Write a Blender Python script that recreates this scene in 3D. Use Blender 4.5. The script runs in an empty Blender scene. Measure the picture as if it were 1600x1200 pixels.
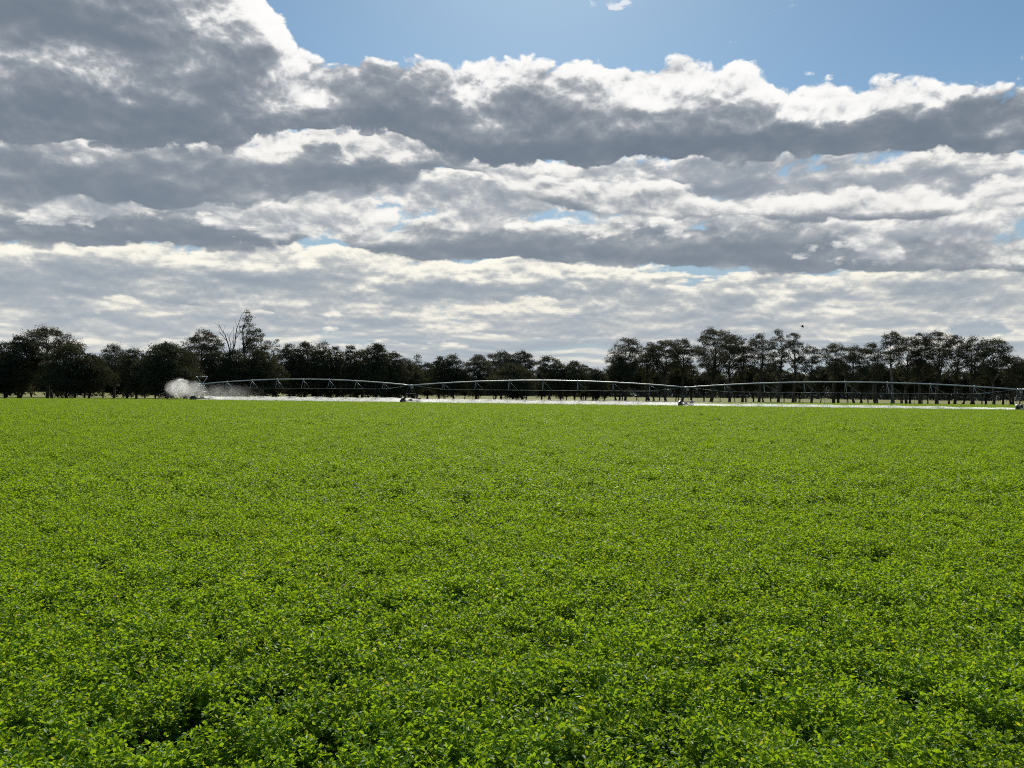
import bpy, math, random
import numpy as np
from mathutils import Vector, Matrix

S = bpy.context.scene
COL = S.collection

# ------------------------------------------------------------------ camera
F_PX, W_PX, H_PX = 1201.0, 1600.0, 1200.0      # focal length and frame, in pixels of the photograph
CAM_H = 2.35
PITCH, ROLL = math.radians(0.74), math.radians(0.54)
_F = np.array([0, math.cos(PITCH), math.sin(PITCH)])
_U0 = np.array([0, -math.sin(PITCH), math.cos(PITCH)])
_R0 = np.array([1.0, 0, 0])
_R = _R0 * math.cos(ROLL) + _U0 * math.sin(ROLL)
_U = -_R0 * math.sin(ROLL) + _U0 * math.cos(ROLL)
cam_data = bpy.data.cameras.new('camera')
cam = bpy.data.objects.new('camera', cam_data)
COL.objects.link(cam)
cam_data.sensor_fit = 'HORIZONTAL'
cam_data.sensor_width = 36.0
cam_data.lens = 36.0 * F_PX / W_PX
cam_data.clip_start, cam_data.clip_end = 0.1, 12000
cam.matrix_world = Matrix(((_R[0], _U[0], -_F[0], 0), (_R[1], _U[1], -_F[1], 0), (_R[2], _U[2], -_F[2], CAM_H), (0, 0, 0, 1)))
S.camera = cam


def ray(px, py):
    return _F + _R * ((px - 800) / F_PX) + _U * ((600 - py) / F_PX)


def av(px, py):
    """sky coordinates (azimuth in radians, tangent of elevation) of a point of the sky"""
    d = ray(px, py)
    return math.atan2(d[0], d[1]), d[2] / math.hypot(d[0], d[1])


# ------------------------------------------------------------------ render settings
S.view_settings.view_transform = 'Standard'
S.view_settings.look = 'None'
S.view_settings.exposure = 0.0
S.view_settings.gamma = 1.0
S.view_settings.use_curve_mapping = False
S.cycles.use_denoising = False
S.cycles.filter_width = 1.05
S.cycles.use_adaptive_sampling = True
S.cycles.adaptive_threshold = 0.01
S.cycles.adaptive_min_samples = 12
S.cycles.max_bounces = 8
S.cycles.diffuse_bounces = 5
S.cycles.volume_bounces = 3
S.cycles.glossy_bounces = 2
S.cycles.transmission_bounces = 4
S.cycles.transparent_max_bounces = 8
S.cycles.sample_clamp_indirect = 4.0

# ------------------------------------------------------------------ sun
SUN_EL, SUN_AZ = math.radians(40), math.radians(2)
sd = Vector((math.sin(SUN_AZ) * math.cos(SUN_EL), math.cos(SUN_AZ) * math.cos(SUN_EL), math.sin(SUN_EL)))
sl = bpy.data.lights.new('sun', 'SUN')
sl.energy, sl.angle, sl.color = 5.0, math.radians(0.53), (1.0, 0.94, 0.84)
sun = bpy.data.objects.new('sun', sl)
COL.objects.link(sun)
sun.rotation_euler = sd.to_track_quat('Z', 'Y').to_euler()
sun.location = (0, 0, 60)

# ------------------------------------------------------------------ sky: clear air plus banks of broken cloud
world = bpy.data.worlds.new('World')
S.world = world
world.use_nodes = True
NT = world.node_tree
NT.nodes.clear()
SKY_STRENGTH = 0.1


class NB:
    """small helper that writes shader maths as nodes"""
    def __init__(self, nt):
        self.nt = nt

    def put(self, sock, v):
        if isinstance(v, bpy.types.NodeSocket):
            self.nt.links.new(v, sock)
        else:
            sock.default_value = v

    def m(self, op, a, b=0.0, c=0.0, clamp=False):
        n = self.nt.nodes.new('ShaderNodeMath')
        n.operation = op
        n.use_clamp = clamp
        self.put(n.inputs[0], a)
        self.put(n.inputs[1], b)
        self.put(n.inputs[2], c)
        return n.outputs[0]

    def add(self, a, b): return self.m('ADD', a, b)
    def sub(self, a, b): return self.m('SUBTRACT', a, b)
    def mul(self, a, b): return self.m('MULTIPLY', a, b)
    def mad(self, a, b, c): return self.m('MULTIPLY_ADD', a, b, c)
    def mn(self, a, b): return self.m('MINIMUM', a, b)
    def mx(self, a, b): return self.m('MAXIMUM', a, b)

    def smooth(self, x, lo, hi, o0=0.0, o1=1.0):
        n = self.nt.nodes.new('ShaderNodeMapRange')
        n.interpolation_type = 'SMOOTHSTEP'
        self.put(n.inputs['Value'], x)
        self.put(n.inputs['From Min'], lo)
        self.put(n.inputs['From Max'], hi)
        self.put(n.inputs['To Min'], o0)
        self.put(n.inputs['To Max'], o1)
        return n.outputs[0]

    def noise(self, x, y, z, detail=6, rough=0.55, dist=0.0, lac=2.0):
        c = self.nt.nodes.new('ShaderNodeCombineXYZ')
        for k, v in enumerate((x, y, z)):
            self.put(c.inputs[k], v)
        n = self.nt.nodes.new('ShaderNodeTexNoise')
        n.noise_dimensions = '3D'
        self.nt.links.new(c.outputs[0], n.inputs['Vector'])
        n.inputs['Scale'].default_value = 1.0
        n.inputs['Detail'].default_value = detail
        n.inputs['Roughness'].default_value = rough
        n.inputs['Lacunarity'].default_value = lac
        n.inputs['Distortion'].default_value = dist
        return n.outputs[0]

    def puff(self, x, y, z, detail=3, rough=0.5):
        c = self.nt.nodes.new('ShaderNodeCombineXYZ')
        for k, v in enumerate((x, y, z)):
            self.put(c.inputs[k], v)
        n = self.nt.nodes.new('ShaderNodeTexVoronoi')
        n.voronoi_dimensions = '3D'
        n.feature = 'F1'
        n.normalize = True
        self.nt.links.new(c.outputs[0], n.inputs['Vector'])
        n.inputs['Scale'].default_value = 1.0
        n.inputs['Detail'].default_value = detail
        n.inputs['Roughness'].default_value = rough
        return n.outputs['Distance']

    def curve(self, x, pts):
        """piecewise curve through (x in 0..1, y in 0..1) points"""
        n = self.nt.nodes.new('ShaderNodeFloatCurve')
        self.put(n.inputs['Value'], x)
        c = n.mapping.curves[0]
        pts = sorted(pts)
        c.points[0].location = pts[0]
        c.points[1].location = pts[-1]
        for p in pts[1:-1]:
            c.points.new(*p)
        for p in c.points:
            p.handle_type = 'AUTO_CLAMPED'
        n.mapping.update()
        return n.outputs[0]

    def mix(self, f, a, b):
        n = self.nt.nodes.new('ShaderNodeMix')
        n.data_type = 'RGBA'
        self.put(n.inputs[0], f)
        for s, v in ((n.inputs[6], a), (n.inputs[7], b)):
            if isinstance(v, tuple):
                s.default_value = (*v, 1.0)
            else:
                self.put(s, v)
        return n.outputs[2]

    def tint(self, a, c):
        n = self.nt.nodes.new('ShaderNodeMix')
        n.data_type = 'RGBA'
        n.blend_type = 'MULTIPLY'
        n.inputs[0].default_value = 1.0
        self.put(n.inputs[6], a)
        n.inputs[7].default_value = (*c, 1.0)
        return n.outputs[2]


nb = NB(NT)
tc = NT.nodes.new('ShaderNodeTexCoord')
sep = NT.nodes.new('ShaderNodeSeparateXYZ')
NT.links.new(tc.outputs['Generated'], sep.inputs[0])
dx, dy, dz = sep.outputs
AZ = nb.m('ARCTAN2', dx, dy)
EL = nb.m('DIVIDE', dz, nb.mx(nb.m('SQRT', nb.add(nb.mul(dx, dx), nb.mul(dy, dy))), 0.02))
A01 = nb.mad(AZ, 1 / 1.6, 0.5)                  # azimuth -0.8..0.8 rad -> 0..1
VMAX = 0.8


def edge(pix):
    """curve of elevation over azimuth through points given on the photograph"""
    pts = []
    for px, py in pix:
        a, v = av(px, py)
        pts.append((a / 1.6 + 0.5, min(max(v / VMAX, 0.0), 1.0)))
    return nb.mul(nb.curve(A01, pts), VMAX)


# slow and fine warps shared by all banks, so that no edge is a clean curve
W1 = nb.mad(nb.noise(nb.mul(AZ, 9.0), nb.mul(EL, 16.0), 3.1, 4, 0.55), 0.05, -0.025)
W2 = nb.mad(nb.noise(nb.mul(AZ, 9.0), nb.mul(EL, 16.0), 7.7, 4, 0.55), 0.05, -0.025)
WS = nb.smooth(EL, 0.02, 0.36, 0.15, 1.0)
AW, VW = nb.add(AZ, nb.mul(W1, WS)), nb.add(EL, nb.mul(nb.mul(W2, WS), 0.6))
W3 = nb.mad(nb.noise(nb.mul(AZ, 16.0), nb.mul(EL, 24.0), 13.1, 5, 0.6), 0.16, -0.08)
W4 = nb.mad(nb.noise(nb.mul(AZ, 16.0), nb.mul(EL, 24.0), 17.7, 5, 0.6), 0.12, -0.06)
AB, VB = nb.add(AZ, W3), nb.add(EL, W4)


def blobs(items):
    """sum of soft elliptical swellings (+) and thin places (-), at points of the photograph"""
    tot = None
    for (px, py, rx, ry, w) in items:
        a, v = av(px, py)
        ea = nb.mul(nb.sub(AB, a), F_PX / rx)
        ev = nb.mul(nb.sub(VB, v), F_PX / ry)
        r2 = nb.mad(ea, ea, nb.mul(ev, ev))
        g = nb.mul(nb.m('POWER', 2.718, nb.mul(r2, -1.0)), w)
        tot = g if tot is None else nb.add(tot, g)
    return tot


def bank(color_below, top, base, seed, sx, sy, gT, gB, cap, amp, pamp, soft, taps, dens, relief, white, dark, opac=1.0, thick=None,
         rough=0.55, detail=7, own=0.6, lean=0.0, tamp=0.5, power=1.4):
    """one bank of cloud: billowed top edge, ragged base, lit from behind and above"""
    T, B = edge(top), edge(base)

    def D(dv, det):
        v = nb.add(VW, dv) if dv else VW
        a = nb.add(AW, dv * lean) if dv and lean else AW
        n = nb.noise(nb.mul(a, sx), nb.mul(v, sy), seed, det, rough, 0.2)
        e = nb.mn(nb.mn(nb.mul(nb.sub(T, v), gT), nb.mul(nb.sub(v, B), gB)), cap)
        d = nb.add(e, nb.mad(n, 2 * amp, -amp))
        if pamp:
            p = nb.puff(nb.mul(a, sx * 2.2), nb.mul(v, sx * 2.8), seed, min(det - 2, 4), 0.54)
            d = nb.add(d, nb.mad(p, -2 * pamp, pamp * 0.9))
        return d
    d0 = D(0.0, detail)
    alpha = nb.mul(nb.smooth(d0, 0.0, soft), opac)
    tau = nb.mul(nb.mx(d0, 0.0), own)
    first = True
    for dv, w, det in taps:
        dk = D(dv, det)
        tau = nb.mad(nb.mx(dk, 0.0), w, tau)
        if first and relief:
            tau = nb.mad(nb.sub(dk, d0), relief, tau)
            first = False
    if tamp:
        tn = nb.noise(nb.mul(AW, sx * 0.8), nb.mul(VW, sy * 0.9), seed + 50.3, 3, 0.5)
        tau = nb.add(tau, nb.mad(tn, 2 * tamp, -tamp))
    if thick is not None:
        tau = nb.add(tau, thick)
    tau = nb.mul(nb.add(tau, nb.m('SQRT', nb.mad(tau, tau, 0.28))), 0.5)
    light = nb.m('DIVIDE', 1.0, nb.add(1.0, nb.m('POWER', nb.mul(tau, dens), power)))
    col = nb.mix(light, dark, white)
    return nb.mix(alpha, color_below, col)


def k(*c):                                    # colours as they should arrive, before the Background strength
    return tuple(x / SKY_STRENGTH for x in c)


sky = NT.nodes.new('ShaderNodeTexSky')
sky.sky_type = 'NISHITA'
sky.sun_disc = False
sky.sun_elevation = SUN_EL
sky.sun_rotation = SUN_AZ
sky.altitude = 200
sky.air_density = 1.0
sky.dust_density = 0.4
sky.ozone_density = 1.0
SKYCOL = nb.tint(sky.outputs[0], (0.66, 0.83, 0.86))
C = SKYCOL
# pale moist air low down
C = nb.mix(nb.smooth(EL, 0.05, 0.42, 0.9, 0.0), C, k(0.37, 0.47, 0.55))
# thin scraps high in the clear part
wn = nb.noise(nb.mul(AZ, 30.0), nb.mul(EL, 45.0), 91.0, 6, 0.62)
wb = blobs([(945, 4, 50, 16, 0.8), (975, 12, 30, 14, 0.8), (1165, 8, 60, 14, 0.55), (1230, 4, 50, 10, 0.4), (1065, 14, 40, 12, 0.35), (1600, 112, 14, 14, 0.8), (1380, 128, 30, 8, 0.5)])
C = nb.mix(nb.smooth(nb.mad(wn, 1.6, nb.add(wb, -1.45)), 0.0, 0.5, 0.0, 0.8), C, k(0.85, 0.87, 0.9))
# far streaks over the horizon
C = bank(C, [(-200, 450), (400, 455), (800, 460), (1200, 455), (1800, 450)], [(-200, 640), (1800, 640)], 11.3,
         7, 52, 12, 12, 0.45, 1.35, 0.4, 0.4, [(0.004, 0.9, 6)], 2.0, 2.8,
         k(1.02, 0.96, 0.82), k(0.30, 0.37, 0.45), opac=0.95, rough=0.5, tamp=0.9)
# low rows of small cumulus, one behind the other
C = bank(C, [(-200, 425), (200, 432), (500, 428), (800, 440), (1100, 452), (1300, 440), (1600, 432), (1800, 430)],
         [(-200, 525), (300, 520), (800, 515), (1300, 522), (1800, 525)], 19.4,
         10, 40, 22, 16, 0.40, 1.25, 0.7, 0.25, [(0.005, 0.7, 6)], 1.7, 3.2,
         k(1.04, 0.98, 0.84), k(0.27, 0.335, 0.415), rough=0.52, tamp=0.9)
C = bank(C, [(-200, 360), (0, 366), (180, 362), (300, 378), (480, 382), (620, 408), (800, 412), (1000, 424), (1150, 436), (1350, 430), (1600, 415), (1800, 410)],
         [(-200, 480), (300, 470), (800, 470), (1300, 476), (1800, 480)], 23.9,
         10, 32, 20, 18, 0.60, 1.15, 0.8, 0.22, [(0.006, 0.6, 6)], 1.7, 3.2,
         k(1.04, 1.0, 0.88), k(0.24, 0.30, 0.375), rough=0.52, thick=blobs([(150, 440, 300, 22, 0.7), (750, 455, 300, 22, 0.7), (1350, 450, 300, 22, 0.7), (900, 428, 300, 12, -0.5)]), tamp=1.0)
C = nb.mix(nb.smooth(EL, 0.01, 0.17, 0.22, 0.0), C, k(0.46, 0.51, 0.57))
# dark flat-based row
C = bank(C, [(-200, 285), (0, 290), (300, 305), (420, 325), (500, 352), (650, 338), (800, 338), (1000, 342), (1250, 335), (1600, 370), (1800, 370)],
         [(-200, 378), (0, 378), (250, 380), (420, 385), (490, 372), (560, 392), (760, 405), (1000, 410), (1200, 420), (1600, 430), (1800, 430)], 31.2,
         10, 27, 22, 42, 0.7, 0.95, 0.8, 0.24, [(0.008, 0.6, 6)], 2.4, 2.8,
         k(1.0, 0.98, 0.92), k(0.17, 0.215, 0.275), rough=0.52, thick=blobs([(1100, 380, 600, 36, 1.4), (170, 350, 250, 30, 1.2), (970, 392, 40, 18, -1.4), (520, 355, 60, 25, -1.2), (330, 325, 130, 14, -1.2), (90, 340, 40, 10, -1.4)]), tamp=0.7)
# bright broken cloud of the middle and right
C = bank(C, [(-200, 235), (200, 245), (600, 258), (800, 250), (1000, 258), (1250, 246), (1350, 234), (1600, 244), (1800, 250)],
         [(-200, 300), (300, 330), (560, 352), (700, 340), (900, 340), (1150, 345), (1300, 370), (1600, 380), (1800, 380)], 44.4,
         10, 25, 18, 20, 0.38, 1.25, 0.9, 0.30, [(0.009, 0.5, 6)], 1.5, 3.0,
         k(1.0, 0.98, 0.93), k(0.20, 0.25, 0.32), rough=0.52, thick=blobs([(1440, 292, 110, 28, 1.3), (1160, 275, 150, 26, 2.0), (990, 270, 90, 18, 1.0), (760, 330, 250, 20, -0.7), (950, 322, 150, 20, -0.6), (1350, 345, 150, 20, -0.7), (700, 285, 120, 16, 0.7)]), tamp=1.0)
# left middle bank
C = bank(C, [(-200, 212), (0, 218), (250, 212), (500, 205), (650, 212), (720, 242), (760, 268), (900, 300), (1800, 300)],
         [(-200, 306), (0, 305), (300, 308), (500, 300), (640, 276), (720, 262), (800, 300), (1800, 310)], 57.0,
         8, 20, 20, 34, 0.75, 1.0, 0.9, 0.24, [(0.010, 0.6, 6)], 2.4, 3.0,
         k(1.0, 0.98, 0.94), k(0.165, 0.21, 0.27), rough=0.52, thick=blobs([(130, 275, 260, 34, 1.7), (560, 262, 130, 20, 1.7), (420, 222, 200, 14, -1.0), (640, 300, 120, 20, -0.6), (420, 260, 30, 30, -0.7)]), tamp=0.9)
# the big near bank and the mass at top left
C = bank(C, [(-200, -260), (200, -170), (330, -90), (385, -35), (418, 10), (450, 62), (485, 104), (560, 116), (640, 122), (740, 118), (800, 102), (900, 100), (960, 112), (1030, 122),
             (1120, 112), (1180, 116), (1240, 136), (1300, 156), (1390, 150), (1440, 140), (1500, 164), (1560, 158), (1600, 152), (1800, 150)],
         [(-200, 215), (0, 215), (300, 225), (400, 205), (480, 190), (560, 185), (640, 210), (720, 240), (850, 246), (1000, 240), (1250, 238), (1600, 236), (1800, 236)], 71.5,
         8, 11, 24, 40, 0.9, 0.95, 1.4, 0.22, [(0.010, 0.35, 8), (0.035, 0.35, 6)], 1.9, 3.4,
         k(1.02, 1.01, 0.99), k(0.14, 0.182, 0.24), rough=0.5,
         thick=blobs([(120, 40, 220, 32, 1.8), (150, 182, 260, 40, 2.0), (345, 130, 60, 50, 1.8), (400, 40, 70, 90, -1.0), (285, 85, 70, 45, -1.5), (110, 100, 160, 24, -1.0), (440, 150, 70, 45, -1.4), (300, 30, 60, 25, -0.8), (350, 207, 100, 18, -1.5),
                      (620, 155, 130, 55, 2.0), (650, 115, 100, 14, 0.9), (860, 165, 60, 60, 1.4), (735, 155, 60, 35, -2.1), (1080, 150, 190, 40, -0.6), (1230, 180, 90, 30, -0.5), (1100, 228, 500, 22, 2.4), (1530, 195, 140, 35, 2.0),
                      (1000, 115, 60, 20, 1.0), (1120, 165, 70, 18, 0.9), (560, 230, 90, 30, -0.7)]), tamp=1.1)

# the rest of the sky, above and behind, under thinner broken cloud
pn = nb.noise(nb.m('DIVIDE', dx, nb.mx(nb.add(dz, 0.12), 0.05)), nb.m('DIVIDE', dy, nb.mx(nb.add(dz, 0.12), 0.05)), 4.4, 5, 0.55)
C2 = nb.mix(nb.smooth(EL, 0.0, 0.30, 0.75, 0.0), SKYCOL, k(0.40, 0.47, 0.55))
C2 = nb.mix(nb.smooth(pn, 0.50, 0.66, 0.0, 0.9), C2, nb.mix(nb.smooth(pn, 0.55, 0.72), k(0.62, 0.62, 0.62), k(0.24, 0.27, 0.32)))


def background(c):
    bg = NT.nodes.new('ShaderNodeBackground')
    bg.inputs['Strength'].default_value = SKY_STRENGTH
    NT.links.new(c, bg.inputs['Color'])
    return bg.outputs[0]


front = nb.mul(nb.smooth(nb.m('ABSOLUTE', AZ), 0.80, 1.10, 1.0, 0.0), nb.smooth(EL, 0.56, 0.72, 1.0, 0.0))
ms = NT.nodes.new('ShaderNodeMixShader')
NT.links.new(front, ms.inputs[0])
NT.links.new(background(C2), ms.inputs[1])
NT.links.new(background(C), ms.inputs[2])
out = NT.nodes.new('ShaderNodeOutputWorld')
NT.links.new(ms.outputs[0], out.inputs['Surface'])
world.cycles.sampling_method = 'MANUAL'
world.cycles.sample_map_resolution = 256

# ------------------------------------------------------------------ helpers
rng = np.random.default_rng(7)
random.seed(7)


def tag(o, label=None, category=None, group=None, kind=None):
    for key, v in (('label', label), ('category', category), ('group', group), ('kind', kind)):
        if v:
            o[key] = v
    return o


def empty(name, loc):
    o = bpy.data.objects.new(name, None)
    o.empty_display_size = 0.5
    o.location = loc
    COL.objects.link(o)
    return o


def mesh_from(name, verts, faces):
    """faces: list of (n,k) index arrays"""
    me = bpy.data.meshes.new(name)
    verts = np.asarray(verts, dtype=np.float32).reshape(-1, 3)
    faces = [np.asarray(f, dtype=np.int32) for f in faces if len(f)]
    loops = np.concatenate([f.ravel() for f in faces])
    tot = np.concatenate([np.full(len(f), f.shape[1], dtype=np.int32) for f in faces])
    start = np.concatenate([[0], np.cumsum(tot)[:-1]]).astype(np.int32)
    me.vertices.add(len(verts))
    me.vertices.foreach_set('co', verts.ravel())
    me.loops.add(len(loops))
    me.loops.foreach_set('vertex_index', loops)
    me.polygons.add(len(tot))
    me.polygons.foreach_set('loop_start', start)
    me.polygons.foreach_set('loop_total', tot)
    me.update(calc_edges=True)
    me.validate()
    return me


def link(name, me, mat, parent=None, smooth=False):
    o = bpy.data.objects.new(name, me)
    if mat and not me.materials:
        me.materials.append(mat)
    if smooth:
        me.polygons.foreach_set('use_smooth', np.ones(len(me.polygons), dtype=bool))
    COL.objects.link(o)
    if parent:
        o.parent = parent
    return o


class MB:
    """collects tubes, boxes and lathed shapes into one mesh"""
    def __init__(self):
        self.v, self.q, self.t, self.n = [], [], [], 0

    def _add(self, v, q=(), t=()):
        v = np.asarray(v, float).reshape(-1, 3)
        if len(q):
            self.q.append(np.asarray(q, int) + self.n)
        if len(t):
            self.t.append(np.asarray(t, int) + self.n)
        self.v.append(v)
        self.n += len(v)

    def tube(self, pts, radii, sides=6, cap=True):
        pts = np.asarray(pts, float)
        m = len(pts)
        radii = np.full(m, radii) if np.isscalar(radii) else np.asarray(radii, float)
        tan = np.gradient(pts, axis=0)
        tan /= np.linalg.norm(tan, axis=1)[:, None] + 1e-9
        ref = np.array([0, 0, 1.0]) if abs(tan[0, 2]) < 0.85 else np.array([1.0, 0, 0])
        ang = np.arange(sides) * 2 * math.pi / sides
        rings = []
        for i in range(m):
            a = np.cross(tan[i], ref)
            a /= np.linalg.norm(a) + 1e-9
            b = np.cross(tan[i], a)
            rings.append(pts[i] + radii[i] * (np.cos(ang)[:, None] * a + np.sin(ang)[:, None] * b))
        v = np.concatenate(rings)
        q = []
        for i in range(m - 1):
            for j in range(sides):
                k2 = (j + 1) % sides
                q.append((i * sides + j, i * sides + k2, (i + 1) * sides + k2, (i + 1) * sides + j))
        t = []
        if cap:
            v = np.concatenate([v, pts[:1], pts[-1:]])
            c0, c1 = m * sides, m * sides + 1
            for j in range(sides):
                k2 = (j + 1) % sides
                t.append((c0, k2, j))
                t.append((c1, (m - 1) * sides + j, (m - 1) * sides + k2))
        self._add(v, q, t)

    def box(self, c, size, ax=None):
        ax = np.eye(3) if ax is None else np.asarray(ax, float)
        h = np.asarray(size, float) / 2
        v = [np.asarray(c, float) + sx * h[0] * ax[0] + sy * h[1] * ax[1] + sz * h[2] * ax[2] for sz in (-1, 1) for sy in (-1, 1) for sx in (-1, 1)]
        self._add(v, [(0, 2, 3, 1), (4, 5, 7, 6), (0, 1, 5, 4), (2, 6, 7, 3), (0, 4, 6, 2), (1, 3, 7, 5)])

    def lathe(self, c, axis, prof, sides=24):
        """profile (radius, offset along axis), closed into a ring"""
        axis = np.asarray(axis, float) / np.linalg.norm(axis)
        ref = np.array([0, 0, 1.0]) if abs(axis[2]) < 0.9 else np.array([1.0, 0, 0])
        a = np.cross(axis, ref)
        a /= np.linalg.norm(a)
        b = np.cross(axis, a)
        m = len(prof)
        v = []
        for (r, off) in prof:
            for j in range(sides):
                an = 2 * math.pi * j / sides
                v.append(np.asarray(c, float) + axis * off + r * (math.cos(an) * a + math.sin(an) * b))
        q = []
        for i in range(m):
            i2 = (i + 1) % m
            for j in range(sides):
                j2 = (j + 1) % sides
                q.append((i * sides + j, i * sides + j2, i2 * sides + j2, i2 * sides + j))
        self._add(v, q)

    def mesh(self, name):
        return mesh_from(name, np.concatenate(self.v), [np.concatenate(x) for x in (self.q, self.t) if x])

    def build(self, name, mat, parent=None, smooth=False):
        return link(name, self.mesh(name), mat, parent, smooth)


# ------------------------------------------------------------------ materials
def mat_new(name):
    m = bpy.data.materials.new(name)
    m.use_nodes = True
    nt = m.node_tree
    nt.nodes.clear()
    o = nt.nodes.new('ShaderNodeOutputMaterial')
    return m, nt, NB(nt), o


def mat_leaf(name, dark, light, trans, tmix, rough, patch_scale=0.2, patch=0.25, yellow=None, spec=0.5):
    """thin leaf: a glossy skin over diffuse reflection and transmission, each leaf with its own tone"""
    m, nt, b, o = mat_new(name)
    geo = nt.nodes.new('ShaderNodeNewGeometry')
    oi = nt.nodes.new('ShaderNodeObjectInfo')
    sp = nt.nodes.new('ShaderNodeSeparateXYZ')
    nt.links.new(geo.outputs['Position'], sp.inputs[0])
    n1 = b.noise(b.mul(sp.outputs[0], patch_scale), b.mul(sp.outputs[1], patch_scale), 0.0, 3, 0.55)
    f = b.add(b.mul(geo.outputs['Random Per Island'], 0.6), b.mul(oi.outputs['Random'], 0.4))
    f = b.m('ADD', f, b.mad(n1, 4 * patch, -2 * patch), clamp=True)
    col = b.mix(f, dark, light)
    tcol = b.mix(f, tuple(c * 0.75 for c in trans), trans)
    if yellow:
        yf = b.smooth(geo.outputs['Random Per Island'], 0.965, 0.975)
        col = b.mix(yf, col, yellow)
        tcol = b.mix(yf, tcol, tuple(min(1, c * 1.5) for c in yellow))
    pr = nt.nodes.new('ShaderNodeBsdfPrincipled')
    nt.links.new(col, pr.inputs['Base Color'])
    pr.inputs['Roughness'].default_value = rough
    pr.inputs['Specular IOR Level'].default_value = spec
    tr = nt.nodes.new('ShaderNodeBsdfTranslucent')
    nt.links.new(tcol, tr.inputs['Color'])
    mx = nt.nodes.new('ShaderNodeMixShader')
    mx.inputs[0].default_value = tmix
    nt.links.new(pr.outputs[0], mx.inputs[1])
    nt.links.new(tr.outputs[0], mx.inputs[2])
    nt.links.new(mx.outputs[0], o.inputs['Surface'])
    return m


def mat_plain(name, c0, c1, rough=0.7, metal=0.0, scale=3.0, spec=0.5, bump=0.0):
    m, nt, b, o = mat_new(name)
    t = nt.nodes.new('ShaderNodeTexCoord')
    sp = nt.nodes.new('ShaderNodeSeparateXYZ')
    nt.links.new(t.outputs['Object'], sp.inputs[0])
    n = b.noise(b.mul(sp.outputs[0], scale), b.mul(sp.outputs[1], scale), b.mul(sp.outputs[2], scale), 5, 0.6)
    pr = nt.nodes.new('ShaderNodeBsdfPrincipled')
    nt.links.new(b.mix(b.smooth(n, 0.35, 0.65), c0, c1), pr.inputs['Base Color'])
    pr.inputs['Roughness'].default_value = rough
    pr.inputs['Metallic'].default_value = metal
    pr.inputs['Specular IOR Level'].default_value = spec
    if bump:
        bn = nt.nodes.new('ShaderNodeBump')
        bn.inputs['Strength'].default_value = bump
        nt.links.new(n, bn.inputs['Height'])
        nt.links.new(bn.outputs[0], pr.inputs['Normal'])
    nt.links.new(pr.outputs[0], o.inputs['Surface'])
    return m


M_CROP = mat_leaf('lucerne_leaf', (0.058, 0.136, 0.014), (0.130, 0.260, 0.024), (0.44, 0.65, 0.016), 0.47, 0.42, 0.90, 0.42, yellow=(0.42, 0.42, 0.02), spec=0.14)
M_STEM = mat_plain('lucerne_stem', (0.06, 0.10, 0.02), (0.09, 0.13, 0.03), 0.6)
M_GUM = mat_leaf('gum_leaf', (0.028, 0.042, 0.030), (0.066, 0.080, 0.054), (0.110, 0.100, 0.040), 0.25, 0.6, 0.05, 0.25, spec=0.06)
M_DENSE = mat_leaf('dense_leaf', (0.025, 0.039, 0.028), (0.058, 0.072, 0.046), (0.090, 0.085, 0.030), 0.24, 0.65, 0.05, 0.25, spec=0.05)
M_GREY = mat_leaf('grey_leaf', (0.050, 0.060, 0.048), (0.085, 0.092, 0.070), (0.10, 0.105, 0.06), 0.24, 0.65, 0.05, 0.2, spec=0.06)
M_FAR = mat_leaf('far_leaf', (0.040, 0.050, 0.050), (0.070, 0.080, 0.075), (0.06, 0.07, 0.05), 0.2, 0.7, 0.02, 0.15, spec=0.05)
M_BARK = mat_plain('dark_bark', (0.035, 0.030, 0.026), (0.075, 0.066, 0.056), 0.85, scale=1.2, spec=0.2)
M_PALEBARK = mat_plain('pale_bark', (0.10, 0.095, 0.088), (0.20, 0.19, 0.175), 0.8, scale=0.9, spec=0.2)
M_STEEL = mat_plain('galvanised_steel', (0.46, 0.48, 0.49), (0.58, 0.59, 0.60), 0.45, 0.45, 1.5)
M_DULL = mat_plain('weathered_steel', (0.07, 0.075, 0.08), (0.13, 0.135, 0.14), 0.6, 0.3, 2.0)
M_RUBBER = mat_plain('tyre_rubber', (0.018, 0.018, 0.018), (0.03, 0.028, 0.026), 0.55, 0.0, 6.0)
M_RIM = mat_plain('painted_rim', (0.45, 0.46, 0.46), (0.6, 0.6, 0.6), 0.45, 0.3, 5.0)
M_HOSE = mat_plain('black_hose', (0.02, 0.02, 0.022), (0.03, 0.03, 0.03), 0.5)
M_BOX = mat_plain('white_enamel', (0.7, 0.7, 0.68), (0.8, 0.8, 0.78), 0.35)
M_BIRD = mat_plain('dark_feather', (0.03, 0.028, 0.026), (0.06, 0.055, 0.05), 0.7)


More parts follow.
